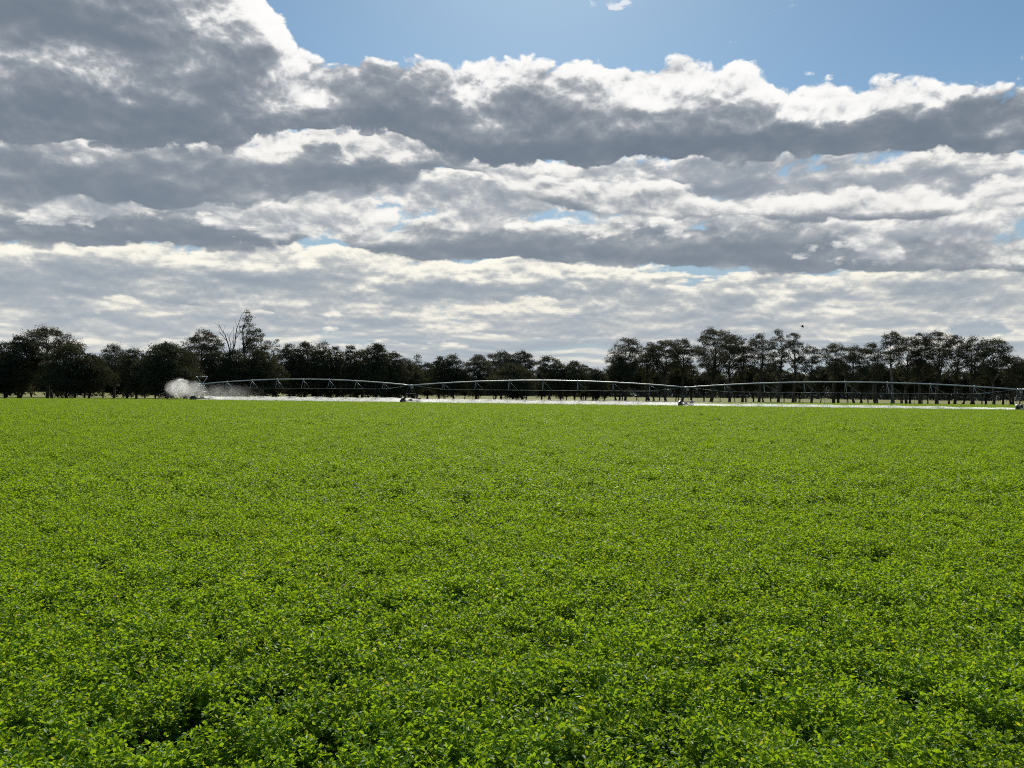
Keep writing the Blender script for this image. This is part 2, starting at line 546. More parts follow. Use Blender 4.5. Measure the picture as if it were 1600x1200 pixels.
def mat_ground():
    m, nt, b, o = mat_new('dry_paddock_grass')
    geo = nt.nodes.new('ShaderNodeNewGeometry')
    sp = nt.nodes.new('ShaderNodeSeparateXYZ')
    nt.links.new(geo.outputs['Position'], sp.inputs[0])
    x, y = sp.outputs[0], sp.outputs[1]
    n1 = b.noise(b.mul(x, 0.03), b.mul(y, 0.03), 1.0, 5, 0.6)
    n2 = b.noise(b.mul(x, 1.3), b.mul(y, 1.3), 2.0, 4, 0.6)
    c = b.mix(b.smooth(n1, 0.38, 0.62), (0.27, 0.245, 0.10), (0.17, 0.20, 0.06))
    c = b.mix(b.smooth(n2, 0.35, 0.7, 0.0, 0.5), c, (0.10, 0.095, 0.05))
    pr = nt.nodes.new('ShaderNodeBsdfPrincipled')
    nt.links.new(c, pr.inputs['Base Color'])
    pr.inputs['Roughness'].default_value = 0.95
    pr.inputs['Specular IOR Level'].default_value = 0.1
    bn = nt.nodes.new('ShaderNodeBump')
    bn.inputs['Strength'].default_value = 0.6
    nt.links.new(n2, bn.inputs['Height'])
    nt.links.new(bn.outputs[0], pr.inputs['Normal'])
    nt.links.new(pr.outputs[0], o.inputs['Surface'])
    return m


M_GROUND = mat_ground()
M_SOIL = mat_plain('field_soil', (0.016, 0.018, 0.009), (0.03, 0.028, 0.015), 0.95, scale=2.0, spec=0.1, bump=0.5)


def mat_spray():
    m, nt, b, o = mat_new('water_drops')
    df = nt.nodes.new('ShaderNodeBsdfDiffuse')
    df.inputs['Color'].default_value = (0.92, 0.94, 0.92, 1)
    tr = nt.nodes.new('ShaderNodeBsdfTranslucent')
    tr.inputs['Color'].default_value = (0.97, 0.97, 0.94, 1)
    mx = nt.nodes.new('ShaderNodeMixShader')
    mx.inputs[0].default_value = 0.75
    nt.links.new(df.outputs[0], mx.inputs[1])
    nt.links.new(tr.outputs[0], mx.inputs[2])
    nt.links.new(mx.outputs[0], o.inputs['Surface'])
    return m


M_SPRAY = mat_spray()

# ------------------------------------------------------------------ ground
def sheet(name, pts, z, mat):
    me = bpy.data.meshes.new(name)
    me.from_pydata([(x, y, z) for x, y in pts], [], [tuple(range(len(pts)))])
    me.update()
    o = link(name, me, mat)
    return tag(o, kind='structure')


sheet('ground', [(-5000, -3000), (5000, -3000), (5000, 6000), (-5000, 6000)], 0.0, M_GROUND)
FAR_U = [-3.0, -1.0, -0.66, -0.45, -0.35, 0.0, 0.15, 0.22, 0.35, 1.0, 3.0]
FAR_Y = [60, 146, 153, 168, 171, 168, 170, 200, 222, 228, 120]


def far_edge(u):
    return np.interp(u, FAR_U, FAR_Y)


us = np.linspace(-1.6, 1.6, 60)
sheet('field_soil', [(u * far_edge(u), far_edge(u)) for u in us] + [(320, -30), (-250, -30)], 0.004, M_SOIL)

# ------------------------------------------------------------------ lucerne crop
def leaves_mesh(name, pos, nrm, along, length, width, mat, fold=0.18):
    """kite-shaped leaflets folded along the midrib"""
    n = len(pos)
    side = np.cross(nrm, along)
    side /= np.linalg.norm(side, axis=1)[:, None] + 1e-9
    L, Wd = length[:, None], width[:, None]
    up = nrm * Wd * fold
    base, tip = pos, pos + along * L
    mid = pos + along * L * 0.62
    v = np.stack([base, mid + side * Wd * 0.5 + up, tip, mid - side * Wd * 0.5 + up], axis=1).reshape(-1, 3)
    i = np.arange(n)[:, None] * 4
    t = np.concatenate([i + np.array([0, 2, 1]), i + np.array([0, 3, 2])])
    me = mesh_from(name, v, [t])
    me.materials.append(mat)
    return me


def unit(a):
    return a / (np.linalg.norm(a, axis=-1, keepdims=True) + 1e-9)


def lucerne(name, seed, n_stem, spread, height, nodes, leaf, upright, tilt):
    """one lucerne plant: leaning stems with trifoliate leaves in the upper part"""
    g = np.random.default_rng(seed)
    a = g.uniform(0, 2 * math.pi, n_stem)
    r = spread * np.sqrt(g.uniform(0, 1, n_stem))
    foot = np.stack([np.cos(a) * r * 0.45, np.sin(a) * r * 0.45, np.zeros(n_stem)], 1)
    hh = height * g.uniform(0.68, 1.07, n_stem)
    top = np.stack([np.cos(a) * r + g.normal(0, .03, n_stem), np.sin(a) * r + g.normal(0, .03, n_stem), hh], 1)
    P, N, A, Ls, Ws = [], [], [], [], []
    for s in range(n_stem):
        t = 1 - g.uniform(0, 0.88, nodes) ** 1.9
        p = foot[s] + (top[s] - foot[s]) * t[:, None]
        out_a = g.uniform(0, 2 * math.pi, nodes)
        el = g.normal(upright, 0.45, nodes)
        pet = np.stack([np.cos(out_a) * np.cos(el), np.sin(out_a) * np.cos(el), np.sin(el)], 1)
        j = p + pet * (leaf * g.uniform(0.5, 1.3, nodes))[:, None]
        for k2 in (-1, 0, 1):
            ang = out_a + k2 * 0.95 + g.normal(0, 0.2, nodes)
            e2 = el * 0.5 + g.normal(0, 0.4, nodes)
            al = np.stack([np.cos(ang) * np.cos(e2), np.sin(ang) * np.cos(e2), np.sin(e2)], 1)
            nn = unit(np.array([0, 0, 1.0]) + g.normal(0, tilt, (nodes, 3)))
            nn = unit(nn - al * np.sum(nn * al, 1)[:, None])
            P.append(j)
            N.append(nn)
            A.append(al)
            L = leaf * g.uniform(0.75, 1.2, nodes)
            Ls.append(L)
            Ws.append(L * g.uniform(0.42, 0.6, nodes))
    me = leaves_mesh(name, np.concatenate(P), np.concatenate(N), np.concatenate(A), np.concatenate(Ls), np.concatenate(Ws), M_CROP)
    return me


PLANTS = bpy.data.collections.new('lucerne_plants')
N_A, N_B, N_C = 10, 8, 8
for i in range(N_A):
    PLANTS.objects.link(bpy.data.objects.new('plant_a%02d' % i, lucerne('plant_a', 100 + i, 22, 0.20, 0.46, 15, 0.034, 0.45, 0.75)))
for i in range(N_B):
    PLANTS.objects.link(bpy.data.objects.new('plant_b%02d' % i, lucerne('plant_b', 200 + i, 26, 0.31, 0.44, 11, 0.040, 0.45, 0.65)))
for i in range(N_C):
    PLANTS.objects.link(bpy.data.objects.new('plant_c%02d' % i, lucerne('plant_c', 300 + i, 34, 0.46, 0.44, 8, 0.060, 0.40, 0.50)))


def field_points(y0, y1, dens, lat=0.80, pad=4.0):
    area_n = int(dens * (y1 - y0) * 2 * (lat * y1 + pad))
    y = rng.uniform(y0, y1, area_n)
    x = rng.uniform(-1, 1, area_n) * (lat * y1 + pad)
    kx = np.abs(x) < lat * np.maximum(y, 0) + pad
    kf = y < far_edge(x / np.maximum(y, 0.5)) - 0.3
    ok = kx & kf
    return np.stack([x[ok], y[ok]], 1)


def undul(x, y):
    return (0.5 * np.sin(x * 2.1 + 1.3 * np.sin(y * 1.7)) + 0.5 * np.sin(y * 2.6 + 1.1 * np.sin(x * 1.3 + 2)) + 0.35 * np.sin(x * 5.1 + y * 3.7)) / 1.35


pa, pb, pc = field_points(-3.0, 13, 36, pad=7.5), field_points(13, 42, 12, pad=12.0), field_points(42, 230, 4.2, lat=0.86, pad=16.0)
pts = np.concatenate([pa, pb, pc])
idx = np.concatenate([rng.integers(0, N_A, len(pa)), N_A + rng.integers(0, N_B, len(pb)), N_A + N_B + rng.integers(0, N_C, len(pc))]).astype(np.int32)
scl = (np.where(idx < N_A, rng.uniform(0.84, 1.08, len(pts)), rng.uniform(0.55, 1.20, len(pts))) + 0.07 * undul(pts[:, 0], pts[:, 1])).astype(np.float32)
rot = np.zeros((len(pts), 3), np.float32)
rot[:, 0:2] = rng.normal(0, 0.10, (len(pts), 2))
rot[:, 2] = rng.uniform(0, 2 * math.pi, len(pts))
me = bpy.data.meshes.new('lucerne_crop')
me.vertices.add(len(pts))
me.vertices.foreach_set('co', np.column_stack([pts, np.full(len(pts), 0.004)]).astype(np.float32).ravel())
me.attributes.new('pick', 'INT', 'POINT').data.foreach_set('value', idx)
me.attributes.new('grow', 'FLOAT', 'POINT').data.foreach_set('value', scl)
me.attributes.new('turn', 'FLOAT_VECTOR', 'POINT').data.foreach_set('vector', rot.ravel())
me.update()
crop = link('lucerne_crop', me, None)
tag(crop, 'bright green leafy lucerne crop filling the whole foreground', 'crop', kind='stuff')
ng = bpy.data.node_groups.new('crop_plants', 'GeometryNodeTree')
ng.interface.new_socket('Geometry', in_out='INPUT', socket_type='NodeSocketGeometry')
ng.interface.new_socket('Geometry', in_out='OUTPUT', socket_type='NodeSocketGeometry')
gi, go = ng.nodes.new('NodeGroupInput'), ng.nodes.new('NodeGroupOutput')
ci = ng.nodes.new('GeometryNodeCollectionInfo')
ci.inputs['Collection'].default_value = PLANTS
ci.inputs['Separate Children'].default_value = True
ci.inputs['Reset Children'].default_value = True
ip = ng.nodes.new('GeometryNodeInstanceOnPoints')
ip.inputs['Pick Instance'].default_value = True


def named(dt, nm):
    n = ng.nodes.new('GeometryNodeInputNamedAttribute')
    n.data_type = dt
    n.inputs['Name'].default_value = nm
    return n.outputs['Attribute']


e2r = ng.nodes.new('FunctionNodeEulerToRotation')
ng.links.new(named('FLOAT_VECTOR', 'turn'), e2r.inputs[0])
ng.links.new(gi.outputs[0], ip.inputs['Points'])
ng.links.new(ci.outputs[0], ip.inputs['Instance'])
ng.links.new(named('INT', 'pick'), ip.inputs['Instance Index'])
ng.links.new(e2r.outputs[0], ip.inputs['Rotation'])
ng.links.new(named('FLOAT', 'grow'), ip.inputs['Scale'])
ng.links.new(ip.outputs[0], go.inputs[0])
md = crop.modifiers.new('plants', 'NODES')
md.node_group = ng

# ------------------------------------------------------------------ trees
def place(px, base_d):
    """ground point at a distance, under a column of the photograph"""
    d = ray(px, 625)
    return d[0] / d[1] * base_d, base_d


def height_at(px, py, dist):
    d = ray(px, py)
    return CAM_H + dist * d[2] / d[1]


def clump_leaves(g, cen, rad, n, leaf, flat, droop):
    """leaf sprays on and in an uneven flattened ball"""
    dirs = unit(g.normal(0, 1, (n, 3)))
    dirs[:, 2] = np.where(dirs[:, 2] < -0.35, -dirs[:, 2] * g.uniform(0, 1, n), dirs[:, 2])
    rr = g.uniform(0.25, 1.0, n) ** 0.5 * g.uniform(0.8, 1.15, n)
    wob = 1 + 0.28 * np.sin(dirs[:, 0] * 4 + cen[0] * 3) * np.sin(dirs[:, 1] * 4 + cen[1] * 3) + 0.2 * np.sin(dirs[:, 2] * 6 + cen[2] * 2)
    pos = cen + dirs * (rr * wob)[:, None] * np.array([rad, rad, rad * flat])
    al = unit(dirs * 0.6 + g.normal(0, 0.7, (n, 3)) + np.array([0, 0, -droop]))
    nn = unit(g.normal(0, 1, (n, 3)) + dirs * 0.3)
    nn = unit(nn - al * np.sum(nn * al, 1)[:, None])
    L = leaf * g.uniform(0.6, 1.3, n)
    return pos, nn, al, L, L * g.uniform(0.4, 0.7, n)


STYLES = {
    # crown foot, widest point, clump radius / width, number, leaf density, flatness, fill toward the middle
    'gum': dict(foot=0.30, peak=0.70, cr=0.15, n=40, ld=95, flat=0.92, hollow=0.35, leaf=0.37),
    'umbrella': dict(foot=0.40, peak=0.80, cr=0.15, n=35, ld=95, flat=0.78, hollow=0.35, leaf=0.37),
    'bushy': dict(foot=0.05, peak=0.42, cr=0.17, n=85, ld=75, flat=0.80, hollow=0.0, leaf=0.42),
    'round': dict(foot=0.07, peak=0.50, cr=0.165, n=75, ld=75, flat=0.74, hollow=0.05, leaf=0.42),
    'narrow': dict(foot=0.28, peak=0.55, cr=0.24, n=26, ld=60, flat=0.75, hollow=0.0, leaf=0.38),
    'under': dict(foot=0.24, peak=0.55, cr=0.17, n=60, ld=65, flat=0.75, hollow=0.0, leaf=0.45),
}


def make_tree(name, seed, x, y, H, Wd, style, leaf_mat, bark, leaf_scale=1.0, stems=1, lean=0.0, n_mul=1.0, foot=None, trunk_r=None):
    g = np.random.default_rng(seed)
    st = dict(STYLES[style])
    if foot is not None:
        st['foot'] = foot
    root = empty(name, (x, y, 0.0))
    R = Wd / 2
    cr = st['cr'] * Wd
    n = int(st['n'] * n_mul)
    # clump centres inside the crown's outline, each pushed away from the ones before it
    cs, rs = [], []
    tries = 0
    lop = g.uniform(0, 2 * math.pi)
    lopa = g.uniform(0.08, 0.38)
    while len(cs) < n and tries < n * 60:
        tries += 1
        t = g.uniform(0, 1) ** 0.8
        pk = (st['peak'] - st['foot']) / (1 - st['foot'])
        prof = (t / pk) ** 0.6 if t < pk else max(0.0, 1 - ((t - pk) / (1 - pk)) ** 2) ** 0.5
        prof = 0.18 + 0.82 * prof
        a = g.uniform(0, 2 * math.pi)
        q = math.sqrt(g.uniform(st['hollow'] ** 2, 1)) * (1.28 if g.uniform() < 0.14 else 1.0)
        rad = max(R * prof - cr * 0.55, 0.1) * q * (1 + lopa * math.cos(a - lop))
        rc = cr * g.uniform(0.55, 1.4)
        z0 = st['foot'] * H
        z = z0 + t * (H - rc * st['flat'] - z0)
        c = np.array([math.cos(a) * rad, math.sin(a) * rad, z])
        if any(np.linalg.norm((c - c2) * np.array([1, 1, 1.3])) < 0.62 * (rc + r2) * (0.8 if tries > n * 25 else 1) for c2, r2 in zip(cs, rs)):
            continue
        cs.append(c)
        rs.append(rc)
    # one clump is always at the very top
    rt = cr * 0.9
    cs.append(np.array([g.normal(0, 0.12) * R, g.normal(0, 0.12) * R, H - rt * st['flat']]))
    rs.append(rt)
    leaf = st['leaf'] * leaf_scale
    P = [[], [], [], [], []]
    for c, rc in zip(cs, rs):
        m = int(st['ld'] * rc * rc / (leaf_scale ** 2) * g.uniform(0.8, 1.2)) + 12
        for lst, arr in zip(P, clump_leaves(g, c, rc, m, leaf, st['flat'], 0.45)):
            lst.append(arr)
    me = leaves_mesh(name + '_crown', *[np.concatenate(p) for p in P], leaf_mat, fold=0.1)
    link('crown', me, leaf_mat, root)
    # trunk, forks and limbs
    b = MB()
    tr = trunk_r or (0.014 * H + 0.10)
    axes = []
    for s in range(stems):
        off = np.array([0, 0, 0.0]) if s == 0 else np.array([g.normal(0, 0.5), g.normal(0, 0.3), 0])
        lx = lean + g.normal(0, 0.028) + (0.12 * (1 if s % 2 else -1) * (s > 0))
        hts = np.array([-0.15, 0.02, 0.12, 0.28, 0.45, 0.62, 0.80]) * H
        hts[0] = -0.3
        bend = np.cumsum(g.normal(0, 0.008 * H, (7, 2)), axis=0)
        bend[:2] = 0
        px_ = off[0] + lx * np.maximum(hts, 0) + bend[:, 0]
        py_ = off[1] + bend[:, 1]
        pts_ = np.column_stack([px_, py_, hts])
        rr = tr * np.array([1.5, 1.15, 1.0, 0.86, 0.66, 0.42, 0.18]) * (1.0 if s == 0 else 0.75)
        b.tube(pts_, rr, 7)
        axes.append((pts_, rr))
    for c, rc in zip(cs, rs):
        pts_, rr = axes[g.integers(0, len(axes))]
        hd = math.hypot(c[0], c[1])
        zt = min(max(c[2] - hd * g.uniform(0.6, 1.3) - 0.05 * H, st['foot'] * H * 0.6, 0.15 * H), 0.78 * H)
        p0 = np.array([np.interp(zt, pts_[:, 2], pts_[:, k2]) for k2 in range(3)])
        r0 = np.interp(zt, pts_[:, 2], rr) * 0.5
        mid = p0 * 0.5 + c * 0.5 + np.array([0, 0, -0.12 * hd]) + g.normal(0, 0.05 * Wd, 3) * 0.5
        end = c + np.array([0, 0, rc * st['flat'] * 0.3])
        b.tube([p0, p0 * 0.6 + mid * 0.4, mid, mid * 0.4 + end * 0.6, end], [r0, r0 * 0.85, r0 * 0.6, r0 * 0.4, 0.03], 5, cap=False)
    b.build('trunk', bark, root, smooth=True)
    return root


def dead_tree(name, x, y, H):
    g = np.random.default_rng(77)
    root = empty(name, (x, y, 0))
    b = MB()
    segs = []

    def grow(p, d, length, r, depth):
        n = 5
        q = [np.array(p)]
        dd = np.array(d, float)
        for i in range(n):
            dd = unit(dd + g.normal(0, 0.13, 3) * np.array([1, 1, 0.6]) + np.array([0, 0, 0.05]))
            q.append(q[-1] + dd * length / n)
        b.tube(q, np.linspace(r, r * 0.55, n + 1), 5, cap=False)
        if depth == 0:
            return
        for i, fr in enumerate(np.linspace(0.35, 1.0, 3 if depth > 1 else 3)):
            k2 = min(int(fr * n), n)
            side = g.uniform(0, 2 * math.pi)
            nd = unit(dd * 0.9 + np.array([math.cos(side), 0.5 * math.sin(side), 0.25]) * 0.8)
            grow(q[k2], nd, length * g.uniform(0.5, 0.72), r * 0.5, depth - 1)
    trunk = [(0, 0, -0.3), (0.1, 0, H * 0.2), (0, 0, H * 0.4), (0.2, 0, H * 0.56)]
    b.tube(trunk, [0.5, 0.4, 0.33, 0.28], 7)
    tip = np.array(trunk[-1])
    grow(tip, (-0.15, 0, 1), H * 0.26, 0.20, 2)
    grow(tip, (0.6, 0.1, 1), H * 0.32, 0.19, 2)
    grow(tip - (0, 0, 0.6), (-1.0, 0, 0.4), H * 0.30, 0.19, 2)
    grow(tip - (0, 0, 1.4), (-0.9, 0.2, 0.9), H * 0.18, 0.12, 1)
    b.build('trunk', M_BARK, root, smooth=True)
    return root


# column, crown top, crown width (px of the photograph), distance, shape, leaf, label, [stems, options]
D, G, Y = M_DENSE, M_GUM, M_GREY
TREES = [
    # dense trees left of the spray
    (-14, 540, 44, 178, 'bushy', D, 'dark bushy tree cut by the left edge of the picture', 1, {}),
    (8, 532, 42, 180, 'bushy', D, 'dark bushy tree nearest the left edge that shows whole', 1, {}),
    (29, 523, 42, 186, 'round', D, 'dark rounded tree just left of the tallest gum at far left', 2, {}),
    (74, 508, 60, 190, 'gum', G, 'tallest gum at far left, open crown with sky showing through', 2, dict(n_mul=1.1, foot=0.42)),
    (104, 536, 50, 178, 'bushy', D, 'dense dark tree on the right flank of the far-left tall gum', 1, {}),
    (138, 551, 40, 182, 'round', D, 'low open tree in the dip between the far-left trees and the gum beside them', 1, {}),
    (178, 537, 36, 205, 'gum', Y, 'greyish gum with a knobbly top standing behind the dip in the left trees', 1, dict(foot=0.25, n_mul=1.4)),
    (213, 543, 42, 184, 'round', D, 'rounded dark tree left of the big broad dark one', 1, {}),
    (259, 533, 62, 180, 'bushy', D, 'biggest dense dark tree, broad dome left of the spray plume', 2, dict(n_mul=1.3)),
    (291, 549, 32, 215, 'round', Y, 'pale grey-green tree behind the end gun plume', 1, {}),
    # around the dead tree
    (316, 513, 44, 200, 'gum', G, 'open round-headed gum left of the bare dead tree', 1, dict(foot=0.34, n_mul=1.35)),
    (386, 484, 24, 205, 'narrow', G, 'tallest thin gum, narrow sparse top just right of the dead tree', 1, dict(foot=0.42)),
    (400, 512, 34, 206, 'gum', G, 'gum with a low rounded crown on the right shoulder of the tall thin one', 1, dict(foot=0.4, n_mul=0.9)),
    (336, 547, 40, 196, 'bushy', D, 'dark bushy tree under the left side of the dead tree', 1, {}),
    (368, 545, 40, 194, 'bushy', D, 'dark bushy tree at the foot of the dead tree', 1, {}),
    (405, 545, 44, 198, 'bushy', D, 'dark bushy tree below the two tall gums by the dead tree', 1, {}),
    (432, 529, 15, 240, 'narrow', Y, 'small pale narrow gum poking up right of the dead tree', 1, {}),
    # trees behind the first span
    (451, 536, 34, 212, 'round', D, 'leafy tree right of the small pale narrow gum', 1, {}),
    (475, 533, 36, 214, 'round', G, 'rounded tree with a flat broad top above the first span', 2, {}),
    (502, 532, 30, 212, 'bushy', D, 'upright dark tree with a pointed head above the middle of the first span', 1, {}),
    (525, 541, 26, 216, 'round', D, 'smaller tree in the notch right of the pointed dark one', 1, {}),
    (547, 539, 30, 214, 'bushy', D, 'upright tree left of the densest one near the second tower', 1, {}),
    (566, 544, 20, 222, 'narrow', G, 'small thin tree squeezed left of the densest one', 1, {}),
    (588, 535, 42, 212, 'bushy', D, 'densest tall dark tree left of the second tower', 1, dict(n_mul=1.3)),
    (613, 549, 32, 218, 'bushy', D, 'dark tree on the sloping right flank before the second tower', 1, {}),
    (633, 558, 26, 226, 'round', G, 'low greenish tree directly behind the second tower', 1, {}),
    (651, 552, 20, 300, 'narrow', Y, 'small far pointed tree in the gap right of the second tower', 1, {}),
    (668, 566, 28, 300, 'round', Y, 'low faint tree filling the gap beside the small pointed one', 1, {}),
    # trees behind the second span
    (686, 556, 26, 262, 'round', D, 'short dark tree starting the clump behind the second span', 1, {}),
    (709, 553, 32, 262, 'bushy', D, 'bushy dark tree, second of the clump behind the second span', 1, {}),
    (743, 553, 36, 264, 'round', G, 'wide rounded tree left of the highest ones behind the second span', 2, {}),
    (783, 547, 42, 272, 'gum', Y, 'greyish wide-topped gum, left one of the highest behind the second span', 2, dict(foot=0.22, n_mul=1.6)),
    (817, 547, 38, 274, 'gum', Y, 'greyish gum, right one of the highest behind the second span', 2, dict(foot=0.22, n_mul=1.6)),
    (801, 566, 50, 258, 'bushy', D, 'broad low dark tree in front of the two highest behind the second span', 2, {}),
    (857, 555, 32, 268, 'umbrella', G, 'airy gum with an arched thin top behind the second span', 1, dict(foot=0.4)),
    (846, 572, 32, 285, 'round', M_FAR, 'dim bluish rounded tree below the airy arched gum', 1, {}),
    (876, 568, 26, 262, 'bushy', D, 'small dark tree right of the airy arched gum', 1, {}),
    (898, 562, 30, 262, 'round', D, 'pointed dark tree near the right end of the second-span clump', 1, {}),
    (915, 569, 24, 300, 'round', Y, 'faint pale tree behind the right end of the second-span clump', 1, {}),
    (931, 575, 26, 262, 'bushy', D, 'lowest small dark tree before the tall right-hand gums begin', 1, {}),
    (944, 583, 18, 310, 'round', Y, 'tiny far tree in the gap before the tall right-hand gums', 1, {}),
    # the tall gum row on the right
    (977, 526, 48, 280, 'gum', G, 'first tall gum of the right-hand row, drooping lobe on its left', 1, {}),
    (968, 556, 34, 274, 'round', D, 'dense dark tree under the left lobe of the first right-hand gum', 1, dict(foot=0.25)),
    (1014, 534, 30, 284, 'gum', G, 'lower thin gum between the first gum and the flat umbrella gum', 1, {}),
    (1040, 529, 46, 280, 'umbrella', G, 'flat umbrella-topped gum left of the third tower', 1, dict(n_mul=1.2)),
    (1066, 528, 36, 286, 'umbrella', G, 'small flat-topped gum leaning right just above the third tower', 1, dict(lean=0.05)),
    (1112, 510, 52, 280, 'gum', G, 'tallest and widest gum of the right-hand row, right of the third tower', 2, dict(n_mul=1.2)),
    (1140, 520, 34, 284, 'gum', G, 'gum on the right shoulder of the widest right-hand gum', 1, {}),
    (1160, 525, 22, 288, 'gum', G, 'thin gum in the notch left of the dome-shaped gum', 1, {}),
    (1186, 520, 38, 280, 'gum', G, 'gum with an even dome-shaped top left of the twin-headed gum', 1, {}),
    (1216, 514, 24, 282, 'gum', G, 'left head of the twin-headed gum pair below the bird', 1, dict(foot=0.36)),
    (1239, 519, 26, 282, 'gum', G, 'right head of the twin-headed gum pair below the bird', 1, dict(foot=0.36)),
    (1268, 538, 30, 278, 'gum', G, 'lower gum directly right of the twin-headed pair', 1, {}),
    (1302, 535, 34, 280, 'umbrella', G, 'flat broad gum at the lowest part of the right-hand row', 2, {}),
    (1334, 538, 34, 280, 'gum', G, 'level-topped gum right of the flat broad one', 1, {}),
    (1367, 534, 38, 278, 'gum', G, 'bushy-topped gum left of the pale-limbed gum', 2, {}),
    (1394, 517, 32, 282, 'umbrella', G, 'pale-limbed gum with an airy split top, above the third span', 1, dict(bark=M_PALEBARK, foot=0.55)),
    (1416, 526, 32, 284, 'gum', G, 'gum tucked right of the pale-limbed one', 1, {}),
    (1437, 519, 28, 282, 'gum', G, 'gum at the left end of the high ridge of crowns on the right', 1, {}),
    (1463, 516, 42, 280, 'gum', G, 'highest gum of the ridge of crowns on the right', 2, dict(n_mul=1.15)),
    (1492, 522, 32, 282, 'gum', G, 'gum after the small dip right of the ridge top', 1, {}),
    (1521, 525, 38, 280, 'gum', G, 'gum with a broad layered crown near the fourth tower', 2, {}),
    (1553, 527, 40, 280, 'umbrella', G, 'last tall gum of the right-hand row, crown leaning out right', 1, dict(n_mul=1.2, lean=0.03)),
    (1583, 554, 36, 280, 'gum', G, 'short gum with twiggy top behind the fourth tower', 1, dict(foot=0.3)),
    (1612, 556, 40, 280, 'gum', G, 'short gum cut by the right edge of the picture', 1, dict(foot=0.3)),
]
NAMES = {'gum': 'gum_tree', 'umbrella': 'gum_tree', 'narrow': 'slender_tree', 'bushy': 'bushy_tree', 'round': 'round_tree', 'under': 'slim_tree'}
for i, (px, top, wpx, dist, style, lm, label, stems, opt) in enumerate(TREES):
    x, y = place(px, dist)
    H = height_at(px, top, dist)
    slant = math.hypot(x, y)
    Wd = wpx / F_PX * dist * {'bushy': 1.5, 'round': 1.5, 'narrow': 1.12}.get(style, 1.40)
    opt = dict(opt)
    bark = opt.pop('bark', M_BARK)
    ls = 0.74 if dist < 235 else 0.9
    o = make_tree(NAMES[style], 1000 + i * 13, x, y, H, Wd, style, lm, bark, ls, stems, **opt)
    tag(o, label, 'tree', 'trees along the far edge of the field')
x, y = place(357, 203)
tag(dead_tree('dead_tree', x, y, height_at(357, 497, 203)), 'bare dead tree with crooked leafless branches against the sky', 'tree')

# slimmer trees of the second rank, seen only between and under the others
SECOND = [('right', np.arange(958, 1640, 15.5), (562, 586), (292, 318), 'slim dark tree half hidden behind the tall right-hand gums', 'slim trees behind the right-hand gums'),
          ('middle', np.arange(672, 950, 26), (572, 588), (285, 310), 'low dark tree half hidden behind the clump above the second span', 'low trees behind the second-span clump'),
          ('left', np.arange(-10, 660, 21), (556, 576), (222, 240), 'low dark tree half hidden behind the dense left-hand trees', 'low trees behind the dense left-hand trees')]
rs2 = np.random.default_rng(5)
for key, cols, tops, ds, label, group in SECOND:
    protos = []
    for i, px in enumerate(cols):
        px = px + rs2.uniform(-6, 6)
        dist = rs2.uniform(*ds)
        x, y = place(px, dist)
        H = height_at(px, rs2.uniform(*tops), dist)
        if i < 5:
            o = make_tree('slim_tree' if key == 'right' else 'low_tree', 5000 + i + len(key) * 100, x, y, H, H * rs2.uniform(0.6, 0.85), 'under' if key == 'right' else 'bushy', M_DENSE, M_BARK, 1.0,
                          stems=int(rs2.integers(1, 4)), trunk_r=0.2, foot=0.32 if key == 'right' else (0.14 if key == 'middle' else 0.04))
            protos.append((o, H))
        else:
            src, h0 = protos[i % 5]
            o = src.copy()
            COL.objects.link(o)
            for ch in src.children:
                c2 = ch.copy()
                COL.objects.link(c2)
                c2.parent = o
            o.location = (x, y, 0)
            o.rotation_euler = (0, 0, rs2.uniform(0, 6.28))
            s_ = H / h0
            o.scale = (s_, s_, s_)
        tag(o, label, 'tree', group)

# far wood: beyond the open paddock, reads as one dark mass
g = np.random.default_rng(9)
P = [[], [], [], [], []]
for i in range(660):
    az = -0.80 + 1.60 * (i * 0.381966 % 1.0) + g.normal(0, 0.001)
    d = g.uniform(800, 930)
    h = g.uniform(14, 21) * (1.0 + 0.15 * math.sin(az * 23))
    cx, cy = d * math.sin(az), d * math.cos(az)
    for kk in range(6):
        z = h * (0.08 + 0.82 * kk / 5) + g.normal(0, 0.5)
        c = np.array([cx + g.normal(0, 2.4), cy + g.normal(0, 2.4), z])
        for lst, arr in zip(P, clump_leaves(g, c, g.uniform(2.8, 4.4) * (1.25 if kk < 2 else 1.0), 90 if kk < 3 else 60, 1.7, 0.8, 0.2)):
            lst.append(arr)
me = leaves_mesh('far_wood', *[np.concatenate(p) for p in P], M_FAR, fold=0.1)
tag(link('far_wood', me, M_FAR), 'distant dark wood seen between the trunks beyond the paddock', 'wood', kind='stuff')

# ------------------------------------------------------------------ irrigator
def line_point(px, extra=0.0):
    d = ray(px, 620)
    u = d[0] / d[1]
    y = 147 / (1 + 0.236 * u)
    return np.array([u * y, y, 0.0])


T = [line_point(p) for p in (316, 642, 1072, 1593)]
T.append(T[3] + (T[3] - T[2]))
PIPE = unit(T[3] - T[0])
PERP = np.array([-PIPE[1], PIPE[0], 0])
BASE = np.array([math.sin(math.radians(42)), math.cos(math.radians(42)), 0])       # line of each tower's two wheels
ZJ = 3.85
irr = empty('irrigator', tuple(T[0]))
tag(irr, 'long galvanised irrigation boom with arched spans on wheeled towers, watering the field', 'irrigator')
O = T[0]
UPV = np.array([0, 0, 1.0])
M_TRUSS = mat_plain('truss_steel', (0.30, 0.31, 0.32), (0.42, 0.43, 0.44), 0.5, 0.5, 2.0)


def local(p):
    return np.asarray(p) - O


